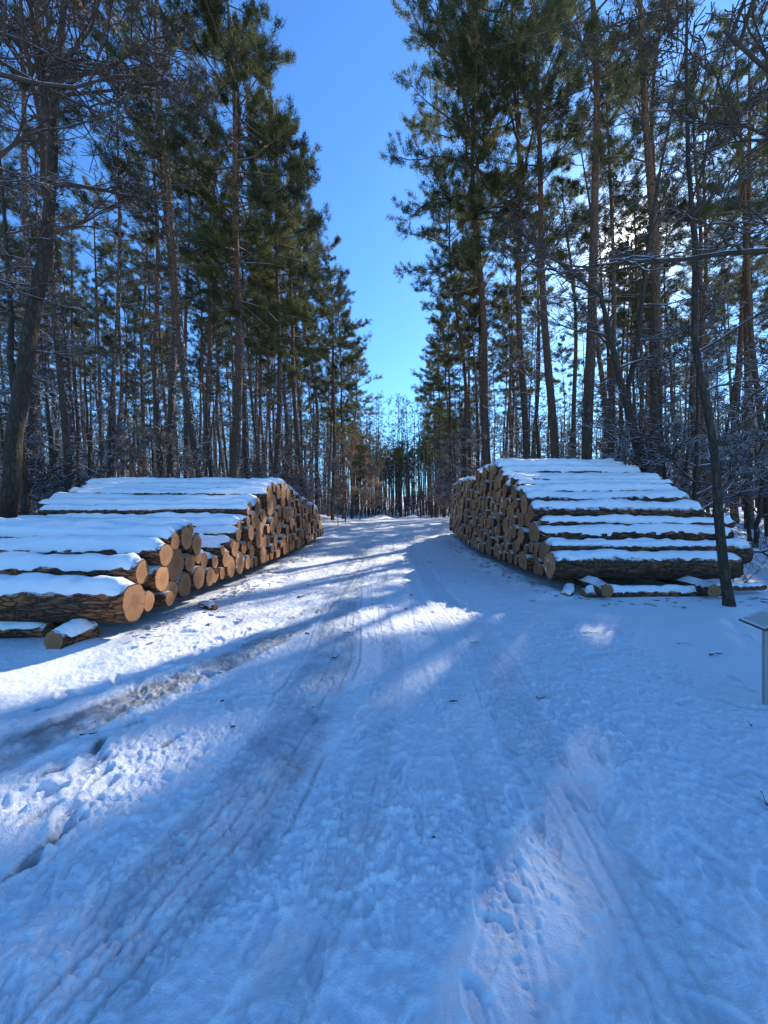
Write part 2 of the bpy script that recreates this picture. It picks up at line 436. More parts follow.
        d[idx] += -dep * pit * (1 - 0.06 * np.sin(v * 2 * PI / 0.035)) + dep * 0.22 * rim
        if dk: ice[idx] = np.maximum(ice[idx], dk * (1 - smooth(0.55, 0.98, e)) * np.clip(.7 + vnoise(xn[idx], yn[idx], .06, 44), 0, 1))
    # kicked-up snow at the foot of both log piles
    for X0, sgn in ((-2.85, 1), (3.05, 1)):
        d += 0.08 * np.exp(-((xn - X0) / 0.35) ** 2) * smooth(4.2, 5.5, yn) * (0.6 + 1.6 * vnoise(xn, yn, .5, 51))
    for X0, Y0, A0 in ((5.46, 6.1, .07), (-3.6, 4.5, .05), (3.0, 3.05, .03)):
        d += A0 * np.exp(-((xn - X0) ** 2 + (yn - Y0) ** 2) / .12)
    fade = 1 - smooth(25, 45, np.hypot(xn, yn))
    h[near] += d * fade
    S = np.zeros(len(x)); S[near] = slush * fade; I = np.zeros(len(x)); I[near] = ice * fade
    nr, na = sh
    verts = np.stack([x, y, h], 1)
    c = np.array([[0, 0, float(h[:na].mean())]])
    verts = np.vstack([verts, c])
    i = np.arange(nr - 1)[:, None] * na; j = np.arange(na)[None, :]; jn = (j + 1) % na
    q = np.stack([i + j, i + na + j, i + na + jn, i + jn], -1).reshape(-1, 4)
    q = q[:, ::-1]
    tt = np.stack([np.full(na, nr * na), (np.arange(na) + 1) % na, np.arange(na)], -1)
    mb = MB(); mb.add(verts, q, tt)
    me = mb.mesh('snowy_ground', [M['ground']])
    for nm, arr in (('slush', S), ('ice', I)):
        at = me.attributes.new(nm, 'FLOAT', 'POINT'); at.data.foreach_set('value', np.append(arr, 0).astype(np.float32))
    o = link('snowy_ground', me); tag(o, 'snow covered forest road and ground, trodden and rutted by tyres', 'ground', kind='structure')
    # make sure normals point up
    if me.polygons[len(me.polygons) // 3].normal.z < 0: me.flip_normals()
build_ground()

# ------------------------------------------------------------------ log piles
ORD = ['first', 'second', 'third', 'fourth', 'fifth', 'sixth', 'seventh', 'eighth', 'ninth', 'tenth', 'eleventh', 'twelfth', 'thirteenth', 'fourteenth', 'fifteenth',
       'sixteenth', 'seventeenth', 'eighteenth', 'nineteenth', 'twentieth']
def ordinal(k):
    if k < 20: return ORD[k]
    n = k + 1
    return '%d%s' % (n, {1: 'st', 2: 'nd', 3: 'rd'}.get(n % 10 if n % 100 not in (11, 12, 13) else 0, 'th'))

def pack(first, y0, y1, top, floor, rmean, rsd, seed):
    """drop circles into the profile TOP(y); returns (y, z, r)"""
    rng = np.random.default_rng(seed)
    def rr(): return float(np.clip(rng.normal(rmean, rsd), rmean * .58, rmean * 1.6))
    C = list(first)
    y = C[-1][0] + C[-1][2]
    while y < y1:
        r = rr(); C.append((y + r, floor(y + r) + r, r)); y += 2 * r + 0.004
    fails = 0
    while fails < 25:
        r = rr()
        P = np.array(C); n = len(P)
        D = np.hypot(P[:, None, 0] - P[None, :, 0], P[:, None, 1] - P[None, :, 1])
        a, b = np.where((D < P[:, None, 2] + P[None, :, 2] + 2 * r - 1e-6) & (P[:, None, 0] < P[None, :, 0]))
        if not len(a): break
        p, q = P[a], P[b]; d = D[a, b]
        R1, R2 = p[:, 2] + r, q[:, 2] + r
        t = (R1 ** 2 - R2 ** 2 + d ** 2) / (2 * d); hh = np.sqrt(np.maximum(R1 ** 2 - t ** 2, 0))
        ey, ez = (q[:, 0] - p[:, 0]) / d, (q[:, 1] - p[:, 1]) / d
        cy, cz = p[:, 0] + ey * t - ez * hh, p[:, 1] + ez * t + ey * hh
        ok = (cy > p[:, 0] - .02) & (cy < q[:, 0] + .02) & (cz + r < top(cy))
        cy, cz = cy[ok], cz[ok]
        if len(cy):
            clear = (np.hypot(cy[:, None] - P[None, :, 0], cz[:, None] - P[None, :, 1]) > P[None, :, 2] + r - 0.004).all(1)
            cy, cz = cy[clear], cz[clear]
        if not len(cy): fails += 1; continue
        k = int(np.argmin(cz)); C.append((float(cy[k]), float(cz[k]), r)); fails = 0
    return np.array(C)

def log_mesh(L, r, rng, sides=18, segs=12, taper=0.06):
    """bark of one log, axis along x, centred"""
    xs = np.linspace(-L / 2, L / 2, segs + 1)
    a = np.arange(sides) * 2 * PI / sides
    prof = 1 + 0.045 * np.sin(2 * a + rng.uniform(0, 6)) + 0.03 * np.sin(3 * a + rng.uniform(0, 6))
    jit = 1 + 0.05 * (rng.random((segs + 1, sides)) - .5) * 2
    tp = 1 - taper * (xs / L + .5) * rng.choice([-1, 1])
    rad = r * prof[None, :] * jit * tp[:, None]
    bow_y = 0.02 * np.sin(xs / L * PI + rng.uniform(0, 6)); bow_z = 0.012 * np.sin(xs / L * PI * 1.3 + rng.uniform(0, 6))
    v = np.stack([np.repeat(xs[:, None], sides, 1), rad * np.cos(a) + bow_y[:, None], rad * np.sin(a) + bow_z[:, None]], -1)
    i = np.arange(segs)[:, None] * sides; j = np.arange(sides)[None, :]; jn = (j + 1) % sides
    q = np.stack([i + j, i + jn, i + sides + jn, i + sides + j], -1).reshape(-1, 4)
    return v, q, a

def make_log(loc, L, r, yaw, rng, cap=None, name='log', roll=None, pitch=0.0):
    """cap: (a0, a1, thick) snow between those angles (0 = +y, pi/2 = up)"""
    sides = 18
    v, q, a = log_mesh(L, r, rng, sides)
    mb = MB(); mb.add(v.reshape(-1, 3), q[:, ::-1])
    root = link(name, mb.mesh(name, [M['log_bark']]))
    root.location = loc; root.rotation_euler = (0, pitch, yaw)
    for e, sgn in ((0, -1), (-1, 1)):
        ring = v[e]; c = ring.mean(0)
        inner = c + (ring - c) * 0.93 + np.array([0.006 * sgn, 0, 0]); mid = c + (ring - c) * 0.5 + np.array([0.010 * sgn, 0, 0])
        vv = np.vstack([c + (ring - c) * 1.0, inner, mid, c + np.array([0.011 * sgn, 0, 0])])
        j = np.arange(sides); jn = (j + 1) % sides
        qq = np.concatenate([np.stack([j, jn, jn + sides, j + sides], -1), np.stack([j + sides, jn + sides, jn + 2 * sides, j + 2 * sides], -1)])
        tt = np.stack([j + 2 * sides, jn + 2 * sides, np.full(sides, 3 * sides)], -1)
        if sgn < 0: qq, tt = qq[:, ::-1], tt[:, ::-1]
        f = MB(); f.add(vv, qq[sides:], tt); f.add(vv[:2 * sides], qq[:sides], None, 1)
        link('cut_face', f.mesh('cut_face', [M['cut'], M['log_bark']], False), root)
    if cap:
        a0, a1, th = cap
        na, ns = (17, 120) if loc[1] < 13 else (11, 50)
        xs = np.linspace(-L / 2 + rng.uniform(0, .05), L / 2 - rng.uniform(0, .05), ns)
        ss = np.linspace(0, 1, na)
        S, Xg = np.meshgrid(ss, xs)
        sd = int(rng.integers(0, 90))
        wob0 = 0.30 * vnoise(xs, 0 * xs + loc[1] * 3, .34, 60) + 0.22 * vnoise(xs, 0 * xs + loc[1] * 3, .11, 61)
        wob1 = 0.30 * vnoise(xs, 0 * xs + loc[1] * 3, .34, 62) + 0.22 * vnoise(xs, 0 * xs + loc[1] * 3, .11, 63)
        A = (a0 + wob0[:, None] * 1.4) * (1 - S) + (a1 + wob1[:, None] * 1.4) * S
        prof = np.clip(np.sin(PI * S), 0, 1) ** 0.85
        upness = np.clip(np.sin(A), 0.15, 1)
        endf = np.clip(np.minimum((Xg - xs[0]) / 0.10, (xs[-1] - Xg) / 0.10), 0, 1) ** 0.5
        ln = 1 + 0.9 * vnoise(Xg + loc[1] * 7, A * r * 3, 0.6, 64) + 0.5 * vnoise(Xg + loc[1] * 7, A * r * 3, 0.14, 65)
        t = th * prof * upness * ln * (0.12 + 0.88 * endf) - 0.004 - 0.045 * np.clip(vnoise(Xg + loc[1] * 5, A * r * 2, 0.10, 66) * (1 - prof * .8) + 0.35 * vnoise(Xg + loc[1] * 5, A * r * 2, 0.28, 67), -.2, 1)
        xi = (Xg / L + .5) * (len(v) - 1); i0 = np.clip(xi.astype(int), 0, len(v) - 2); fr = xi - i0
        # follow the bark below
        ang = np.mod(A, 2 * PI) / (2 * PI) * sides; k0 = ang.astype(int) % sides; k1 = (k0 + 1) % sides; fa = (ang - ang.astype(int))[..., None]
        base0 = v[i0, k0] * (1 - fa) + v[i0, k1] * fa; base1 = v[i0 + 1, k0] * (1 - fa) + v[i0 + 1, k1] * fa
        base = base0 * (1 - fr[..., None]) + base1 * fr[..., None]
        nrm = np.stack([0 * A, np.cos(A), np.sin(A)], -1)
        out = base + nrm * (t - 0.004)[..., None]; out[..., 0] = Xg
        inn = base - nrm * 0.015; inn[..., 0] = Xg
        V = np.concatenate([out.reshape(-1, 3), inn.reshape(-1, 3)])
        i = np.arange(ns - 1)[:, None] * na; j = np.arange(na - 1)[None, :]
        qo = np.stack([i + j, i + j + 1, i + na + j + 1, i + na + j], -1).reshape(-1, 4)
        n0 = ns * na
        # end walls and long edges close the shell
        e0 = np.arange(na - 1); w0 = np.stack([e0, n0 + e0, n0 + e0 + 1, e0 + 1], -1)
        b = (ns - 1) * na; w1 = np.stack([b + e0, b + e0 + 1, n0 + b + e0 + 1, n0 + b + e0], -1)
        cap_mb = MB(); cap_mb.add(V, np.concatenate([qo[:, ::-1], w0, w1]))
        link('snow_cap', cap_mb.mesh('snow_cap', [M['snow']]), root)
    return root

def exposure(C, k, reach=0.22):
    """angles over which log k lies open to the snow (from +y, counter-clockwise, seen with up = pi/2)"""
    y, z, r = C[k]
    aa = np.linspace(math.radians(-15), math.radians(195), 85)
    others = np.delete(C, k, 0)
    ok = []
    for a in aa:
        py, pz = y + math.cos(a) * r, z + math.sin(a) * r
        free = True
        for s in (0.03, 0.10, reach):
            qy, qz = py + math.cos(a) * s * .4, pz + s
            if (np.hypot(others[:, 0] - qy, others[:, 1] - qz) < others[:, 2] - 0.01).any(): free = False; break
        if free:   # nothing roofs it from above
            over = (np.abs(others[:, 0] - py) < others[:, 2] * .85) & (others[:, 1] > pz + 0.05)
            free = not over.any()
        ok.append(free)
    best, cur = None, None
    for a, f in zip(aa, ok):
        if f:
            cur = [a, a] if cur is None else [cur[0], a]
            if best is None or cur[1] - cur[0] > best[1] - best[0]: best = list(cur)
        else: cur = None
    return best

STACK_STUFF = []
def size_rank():
    return sorted([c[2] / c[0] for c in CL] + [c[2] / c[0] for c in CR], reverse=True)[286]
def stack(C, side, facex, length, name_side, seed, keep):
    rng = np.random.default_rng(seed)
    # rows by height above the floor, numbered from the near end
    rows = {}
    fl = {k: C[k][1] - gz(facex(C[k][0]), C[k][0]) for k in range(len(C))}
    for k in range(len(C)): rows.setdefault(int(max(0, (fl[k] - 0.22) / 0.29)), []).append(k)
    place = {}
    for rw, ks in rows.items():
        for n, k in enumerate(sorted(ks, key=lambda i: C[i][0])): place[k] = (rw, n)
    for k in range(len(C)):
        y, z, r = C[k]
        L = length(y) + rng.uniform(-.38, .14)
        fx = facex(y) + rng.uniform(-.07, .07)
        cx = fx + side * L / 2
        ex = exposure(C, k); cap = None
        if ex and ex[1] - ex[0] > math.radians(38) and ex[1] > math.radians(50) and ex[0] < math.radians(130):
            lim1 = math.radians(float(rng.choice([146, 156, 168, 184]))) if k else math.radians(150)
            a0, a1 = max(ex[0] - .05, math.radians(14)), min(ex[1] + .08, lim1)
            cap = (a0, a1, rng.uniform(.065, .115))
        o = make_log((cx, y, z), L, r, rng.uniform(-.012, .012), rng, cap)
        if r / y < LIMIT:
            STACK_STUFF.append(o); continue
        rw, n = place[k]
        if cap: lab = 'snow capped log of the %s stack, %s row up, %s from the near end' % (name_side, ordinal(rw), ordinal(n))
        else: lab = 'sawn log inside the %s stack, %s row up, %s from the near end' % (name_side, ordinal(rw), ordinal(n))
        tag(o, lab, 'log', 'logs stacked %s of the forest road' % name_side)
        if keep.get(k): o['label'] = keep[k]

prof_l = [(4.4, .72), (5.2, 1.08), (5.7, 1.36), (6.3, 1.40), (6.5, .95), (6.9, .95), (7.6, .95), (8.1, 1.1), (8.9, 1.8), (10.2, 2.12), (11.2, 2.5), (12.2, 2.5), (13.3, 2.35), (16.0, 2.0), (18, 1.65), (19, 1.1), (19.8, .7)]
prof_r = [(7.0, .85), (7.6, .9), (8.0, 1.2), (8.6, 1.8), (9.0, 2.1), (10.3, 2.55), (11.4, 3.05), (14, 3.0), (14.3, 2.85), (18, 2.95), (20, 2.9), (22.2, 2.8)]
def prof(tb, base):
    t = np.array(tb); return lambda y: np.interp(y, t[:, 0], t[:, 1]) + base(y) * 0.9
base_l = lambda y: ground_base(-5.0, y); base_r = lambda y: ground_base(5.0, y)
CL = pack([(4.80, .22 + .225, .225)], 4.6, 19.4, prof(prof_l, base_l), lambda y: gz(-5, y) + .22, 0.176, 0.044, 5)
CR = pack([(7.52, .24 + .27, .27)], 7.3, 21.9, prof(prof_r, base_r), lambda y: gz(5, y) + .22, 0.160, 0.040, 9)
print('logs', len(CL), len(CR))
LIMIT = size_rank()
face_r = lambda y: 3.25 + 0.5 * float(smooth(12, 23, y))
face_l = lambda y: -3.1 + 0.0 * y
stack(CL, -1, face_l, lambda y: 5.6 if y < 6.6 else (4.85 if y < 9.5 else 5.3), 'left', 21, {0: 'long snow capped front log of the left stack with cracked reddish bark'})
stack(CR, 1, face_r, lambda y: 3.95 if y > 7.8 else 3.75, 'right', 22, {0: 'thick snow capped front log of the right stack on two bearers'})

def join_stuff():
    vs, qs, ts, off = [], [], [], 0
    mb = MB()
    for o in STACK_STUFF:
        for c in [o] + [c for c in COL.objects if c.parent == o]:
            me = c.data; n = len(me.vertices); co_ = np.empty(n * 3); me.vertices.foreach_get('co', co_); co_ = co_.reshape(-1, 3)
            cz, sz = math.cos(o.rotation_euler.z), math.sin(o.rotation_euler.z)
            co_ = np.stack([co_[:, 0] * cz - co_[:, 1] * sz, co_[:, 0] * sz + co_[:, 1] * cz, co_[:, 2]], 1) + np.array(o.location)
            slot = {'log': (0, 0), 'cut_face': (1, 0), 'snow_cap': (2, 2)}[c.name.split('.')[0]]
            for mi_ in (0, 1):
                q = [list(p.vertices) for p in me.polygons if len(p.vertices) == 4 and p.material_index == mi_]; t = [list(p.vertices) for p in me.polygons if len(p.vertices) == 3 and p.material_index == mi_]
                if q or t: mb.add(co_, q, t, slot[mi_])
    for o in STACK_STUFF:
        for c in [c for c in COL.objects if c.parent == o]: bpy.data.objects.remove(c)
        bpy.data.objects.remove(o)
    tag(link('far_logs', mb.mesh('far_logs', [M['log_bark'], M['cut_far'], M['snow']])), 'smallest logs at the far tails of both stacks', 'logs', kind='stuff')
if STACK_STUFF: join_stuff()
rb = np.random.default_rng(77)
def loose(p0, p1, r, label, th=0.06, cat='log', nm='log', yoff=0, cap=True):
    p0, p1 = Vector(p0), Vector(p1); d = p1 - p0; L = d.length
    yaw = math.atan2(d.y, d.x); pitch = -math.atan2(d.z, math.hypot(d.x, d.y))
    o = make_log(tuple((p0 + p1) / 2), L, r, yaw, rb, (math.radians(15), math.radians(165), th) if cap else None, nm, pitch=pitch)
    tag(o, label, cat); return o
# bearers under the stacks run away from the camera
loose((3.86, 6.72, .17), (4.1, 22.3, .55), .115, 'bearer log under the right stack beside the road, snowy sawn end', .05, 'bearer log', 'bearer_log')
loose((5.78, 6.75, .17), (6.3, 22.3, .60), .120, 'bearer log under the right stack nearest the slim leaning tree', .05, 'bearer log', 'bearer_log')
loose((-4.3, 5.1, .12), (-4.3, 19.5, .32), .11, 'bearer log in the shadow under the left stack', .03, 'bearer log', 'bearer_log', cap=False)
loose((-6.9, 5.1, .12), (-6.9, 19.5, .34), .11, 'bearer log under the far end of the left stack', .03, 'bearer log', 'bearer_log', cap=False)
loose((3.62, 7.02, .06), (6.3, 7.10, .06), .10, 'half buried snowy log on the ground before the right stack', .06)
loose((3.22, 6.95, .03), (3.55, 7.35, .10), .09, 'short snow covered stub beside the road at the right stack', .05)
loose((5.95, 7.05, .17), (7.2, 7.35, .14), .06, 'thin branchless pole lying beside the slim leaning tree', .03, 'pole', 'pole')
loose((-3.64, 4.28, .115), (-3.58, 4.70, .115), .12, 'short sawn log stub leaning before the left stack, snow on top', .07)
loose((-6.6, 4.75, .06), (-4.2, 4.86, .07), .09, 'thin dark log half under the left stack front', .04)
loose((-2.98, 6.25, .03), (-2.62, 6.05, .08), .05, 'small splintered wood piece at the foot of the left stack', .02, 'wood piece', 'wood_piece')

# ------------------------------------------------------------------ trees
def needles(mb, P, D, rng, per=14, lmin=.12, lmax=.25, w=.022, m=1):
    P = np.repeat(np.asarray(P), per, 0); D = np.repeat(np.asarray(D), per, 0); n = len(P)
    d = D * 0.7 + rng.normal(0, .62, (n, 3)) + np.array([0, 0, .22]); d /= np.linalg.norm(d, axis=1, keepdims=True)
    s = np.cross(d, rng.normal(0, 1, (n, 3))); s /= np.linalg.norm(s, axis=1, keepdims=True) + 1e-9
    l = rng.uniform(lmin, lmax, (n, 1)); P = P + rng.normal(0, .06, (n, 3))
    V = np.stack([P - s * w * .5, P + s * w * .5, P + d * l], 1).reshape(-1, 3)
    mb.add(V, None, np.arange(n * 3).reshape(-1, 3), m)

def make_pine(seed, H, cb, R, nlimb, r0, dead=26, droop=0.0, dens=1.0, bend=.22):
    rng = np.random.default_rng(seed)
    zs = np.linspace(-0.3, H, 22)
    ph = rng.uniform(0, 6, 4)
    def axis(z):
        z = np.asarray(z, float)
        return np.stack([bend * np.sin(z / H * 5 + ph[0]) + bend * .4 * np.sin(z / H * 13 + ph[1]) - bend * np.sin(ph[0]), bend * np.sin(z / H * 4.3 + ph[2]) + bend * .4 * np.sin(z / H * 11 + ph[3]) - bend * np.sin(ph[2]), z], -1)
    def rad(z): return r0 * (np.clip(1 - z / H, 0, 1) ** .75 * .94 + .06) * (1 + .14 * np.exp(-np.maximum(z, 0) / .35))
    tr = MB(); tube(tr, axis(zs), rad(zs), 10, rnoise=.09, rng=rng)
    cr = MB(); TP, TD = [], []
    # dead snow-dusted branches on the bare part of the trunk
    for k in range(dead):
        z = rng.uniform(.10, cb + .12) * H; a = rng.uniform(0, 2 * PI); L = rng.uniform(.5, 2.3) * (0.6 + .7 * z / H)
        d = np.array([math.cos(a), math.sin(a), rng.uniform(-.35, .25)])
        p = path(rng, axis(z), d, L, 4, .16, .02); tube(cr, p, np.linspace(.022, .007, 5), 4)
        for q in range(rng.integers(1, 5)):
            t = rng.integers(1, 4); dd = unit(p[t + 1] - p[t]) + rng.normal(0, .6, 3)
            pp = path(rng, p[t], dd, L * rng.uniform(.25, .5), 3, .2); tube(cr, pp, np.linspace(.010, .005, 4), 3)
    zb = cb * H
    for k in range(nlimb):
        u = (k + rng.random()) / nlimb; u = u ** .9
        z = zb + (H - zb) * u * .985
        L = R * (.35 + .75 * math.sin(PI * min(1, .18 + .80 * u))) * rng.uniform(.55, 1.2)
        if u < .15: L *= rng.uniform(.5, 1.0)
        a = rng.uniform(0, 2 * PI); el = -.1 + .75 * u ** 1.5 + rng.normal(0, .16) - droop
        d = np.array([math.cos(a) * math.cos(el), math.sin(a) * math.cos(el), math.sin(el)])
        lim = path(rng, axis(z), d, L, 7, .13, .05); rl = .012 + .018 * L / 2
        tube(cr, lim, np.linspace(rl, .009, 8), 5)
        ns = int(9 + 4 * L)
        for q in range(ns):
            t = rng.uniform(.25, 1.0) * 7; i = min(6, int(t)); f = t - i
            p0 = lim[i] * (1 - f) + lim[i + 1] * f
            dirl = unit(lim[i + 1] - lim[i]); sd = unit(np.cross(dirl, [0, 0, 1])) * rng.choice([-1, 1])
            dd = unit(dirl * .6 + sd * rng.uniform(.4, 1) + np.array([0, 0, rng.uniform(-.05, .55)]))
            sl = L * rng.uniform(.14, .34) * (1.15 - .5 * t / 7)
            sp = path(rng, p0, dd, sl, 3, .18, .10)
            tube(cr, sp, np.linspace(.009, .005, 4), 3)
            nt_ = max(2, int(dens * sl / .14))
            for w in range(nt_):
                tt = rng.uniform(.25, 1.05) * 3; ii = min(2, int(tt)); ff = tt - ii
                TP.append(sp[ii] * (1 - ff) + sp[ii + 1] * ff); TD.append(unit(sp[ii + 1] - sp[ii]))
        for w in range(int(4 * dens)):
            TP.append(lim[-1] + rng.normal(0, .12, 3)); TD.append(unit(lim[-1] - lim[-2]))
    needles(cr, np.array(TP), np.array(TD), rng)
    return tr.mesh('trunk', [M['pine_trunk']]), cr.mesh('crown', [M['pine_twig'], M['needle']])

PINES = {
    'a': make_pine(101, 26, .56, 2.5, 38, .21, 34, dens=.7),
    'b': make_pine(102, 24, .60, 2.1, 32, .17, 40, dens=.65),
    'c': make_pine(103, 27, .50, 2.7, 40, .20, 36, dens=.7, bend=.35),
    'd': make_pine(104, 26, .36, 3.0, 66, .21, 18, dens=1.15, droop=.12),
    'e': make_pine(105, 25, .42, 3.2, 60, .20, 22, dens=1.1, droop=.05, bend=.4),
    'f': make_pine(106, 27, .40, 4.6, 60, .23, 26, dens=1.2, bend=.4),
    'g': make_pine(107, 21, .62, 1.5, 26, .12, 44),
}
def crown_faces(): return {k: len(v[1].polygons) for k, v in PINES.items()}
print('pines', crown_faces())

def put_tree(kind, meshes, x, y, spin, leanx, leany, sc, thick, label, cat, group=None):
    tm, cm = meshes
    root = bpy.data.objects.new(kind, None); COL.objects.link(root)
    mtx = Matrix.Translation((x, y, gz(x, y) - .05)) @ Matrix.Rotation(leanx, 4, 'Y') @ Matrix.Rotation(-leany, 4, 'X') @ Matrix.Rotation(spin, 4, 'Z') @ Matrix.Scale(sc, 4)
    root.matrix_world = mtx
    t = link('trunk', tm, root); t.scale = (thick, thick, 1)
    if cm is not None: link('crown', cm, root)
    tag(root, label, cat, group)
    return root

TAKEN = []
def pine_px(var, pxb, Z, pxt, label, thick=1.0, sc=1.0, spin=None):
    x = (pxb - 384) / F * Z
    hh = CAM_H + 512 / F * Z
    lean = math.atan2((pxt - pxb) / F * Z, hh)
    TAKEN.append((x, Z))
    return put_tree('pine_tree', PINES[var], x, Z, random.uniform(0, 6.28) if spin is None else spin, lean, random.uniform(-.01, .01), sc, thick * .86, label, 'pine tree')

# left side of the road
pine_px('a', 72, 12.5, 55, 'stout pine with snow plastered on its trunk behind the left stack', 1.15)
pine_px('c', 30, 15, 8, 'pine just behind the leaning oak at the left edge', .9)
pine_px('b', 163, 19.5, 143, 'left one of two pines standing close together behind the left stack', 1.15)
pine_px('a', 172, 18.3, 152, 'right one of two pines standing close together behind the left stack', 1.1)
pine_px('c', 206, 15.5, 176, 'reddish crooked pine behind the middle of the left stack', 1.1)
pine_px('d', 235, 16.5, 222, 'big roadside pine with thick dark crown above the left stack', 1.15)
pine_px('e', 249, 19, 232, 'slimmer pine just right of the thick crowned one, left of the road', .9)
pine_px('d', 278, 21, 262, 'pine with hanging crown over the far end of the left stack', 1.0)
pine_px('d', 303, 26, 290, 'roadside pine rising behind the tail of the left stack', 1.05)
pine_px('e', 318, 31, 304, 'roadside pine beyond the left stack with a gappy crown', 1.0)
pine_px('d', 333, 37, 326, 'roadside pine left of the road before the brown leaved saplings', 1.0)
pine_px('d', 343, 45, 338, 'distant roadside pine on the left, low green crown', 1.0)
pine_px('e', 352, 56, 350, 'farthest roadside pine on the left before the road bends', 1.0)
# right side of the road
pine_px('c', 590, 15.8, 566, 'straight dark pine behind the top of the right stack', 1.2, 1.1)
pine_px('a', 556, 20, 545, 'dark pine left of the straight one behind the right stack', 1.1, 1.2)
pine_px('a', 664, 14.8, 626, 'stout pine crossing in front of the sun, right of the stack', 1.12)
pine_px('f', 496, 24, 476, 'tall pine with wide crown reaching over the road, right side', .95, 1.34)
pine_px('f', 524, 23.5, 500, 'wide crowned pine behind the tallest part of the right stack', .9, 1.32)
pine_px('e', 466, 33, 452, 'roadside pine beyond the far end of the right stack', 1.0, 1.2)
pine_px('d', 452, 41, 440, 'roadside pine on the right with low drooping crown', 1.0)
pine_px('d', 443, 50, 436, 'distant roadside pine on the right where the road narrows', 1.0)
pine_px('d', 436, 62, 431, 'farthest roadside pine on the right before the road bends', 1.0)
pine_px('c', 735, 24, 716, 'pine standing in lit snow behind the slim leaning tree', 1.2)
pine_px('a', 752, 21, 742, 'dark pine at the right edge above the snowy clearing', 1.2)
pine_px('b', 612, 18.5, 600, 'thin pine between the straight pine and the stout sun pine', 1.1)
pine_px('c', 668, 19, 655, 'pine right of the stout sun pine with leaning crown', 1.1)
pine_px('b', 697, 20, 684, 'thin pine behind the upper fork of the slim leaning tree', 1.1)
pine_px('g', 572, 25, 562, 'pine far behind the gap between two dark pines, right stack', 1.5, 1.15)
pine_px('g', 535, 30, 526, 'pine far behind the right stack, left of the dark pine', 1.6, 1.2)

# the wood behind: every tree still its own object
rf = random.Random(11)
TAKEN += [(12.1, 20.5), (12.9, 28.5), (13.4, 29.4)]
fills = []
def fill(x0, x1, y0, y1, cell, jit):
    y = y0
    while y < y1:
        x = x0
        while x < x1:
            px_, py_ = x + rf.uniform(-jit, jit) * cell, y + rf.uniform(-jit, jit) * cell
            if abs(px_) < 1.03 * py_ + 2.0: fills.append((px_, py_))
            x += cell
        y += cell
def free(x, y, dmin=1.7):
    return all((x - a) ** 2 + (y - b) ** 2 > dmin ** 2 for a, b in TAKEN)
fill(-34, -9.3, 14, 32, 3.5, .42); fill(-42, -7.2, 33, 58, 3.8, .42)
fill(9.3, 34, 17.5, 34, 3.3, .42); fill(9.0, 44, 35, 58, 3.9, .42)
fill(-9, -6.5, 21, 33, 3.4, .4); fill(8.2, 10, 24, 36, 3.4, .4)
npine = 0
for ac, al in ((.5, 30), (1.3, 37), (-.5, 42), (-.55, 31.5), (.1, 35.5), (-2.2, 28)):  # extra pines added towards the sun so their crowns shade the road
    fills.insert(0, (ac * math.cos(SUN_AZ) + al * math.sin(SUN_AZ), -ac * math.sin(SUN_AZ) + al * math.cos(SUN_AZ)))
for x, y in fills:
    if not free(x, y): continue
    TAKEN.append((x, y))
    left = x < 0
    if left and y < 24 and rf.random() < .42: continue
    v = rf.choice('abcgab' if left else 'abcgca')
    across, along = x * math.cos(SUN_AZ) - y * math.sin(SUN_AZ), x * math.sin(SUN_AZ) + y * math.cos(SUN_AZ)
    if not left and -7.2 < across < -1.9 and along > 22 and (x, y) not in fills[:6]:      # a thin strip of wood lets the sun through to the road
        v = 'g'
        if rf.random() < .62: continue
    if not left and abs(across) < .45 and 18 < along < 48 and (x, y) not in fills[:6]: continue
    if (x, y) == fills[0]: v = 'b'
    if not left and .3 < across < 3.4 and along > 20: v = rf.choice('ca')
    deep = y > 33 or abs(x) > 22
    lab = ('slender pine deep in the wood %s of the road' if deep else 'bare trunked pine in the wood close behind the %s stack') % ('left' if left else 'right') if deep else \
          'bare trunked pine in the wood close behind the %s stack' % ('left' if left else 'right')
    put_tree('pine_tree', PINES[v], x, y, rf.uniform(0, 6.28), rf.gauss(-.02, .025), rf.gauss(0, .02), rf.uniform(.84, 1.08), rf.uniform(.65, 1.05), lab, 'pine tree',
             'pines %s the wood %s of the road' % ('deep in' if deep else 'at the front of', 'left' if left else 'right'))
    npine += 1
print('filled pines', npine)

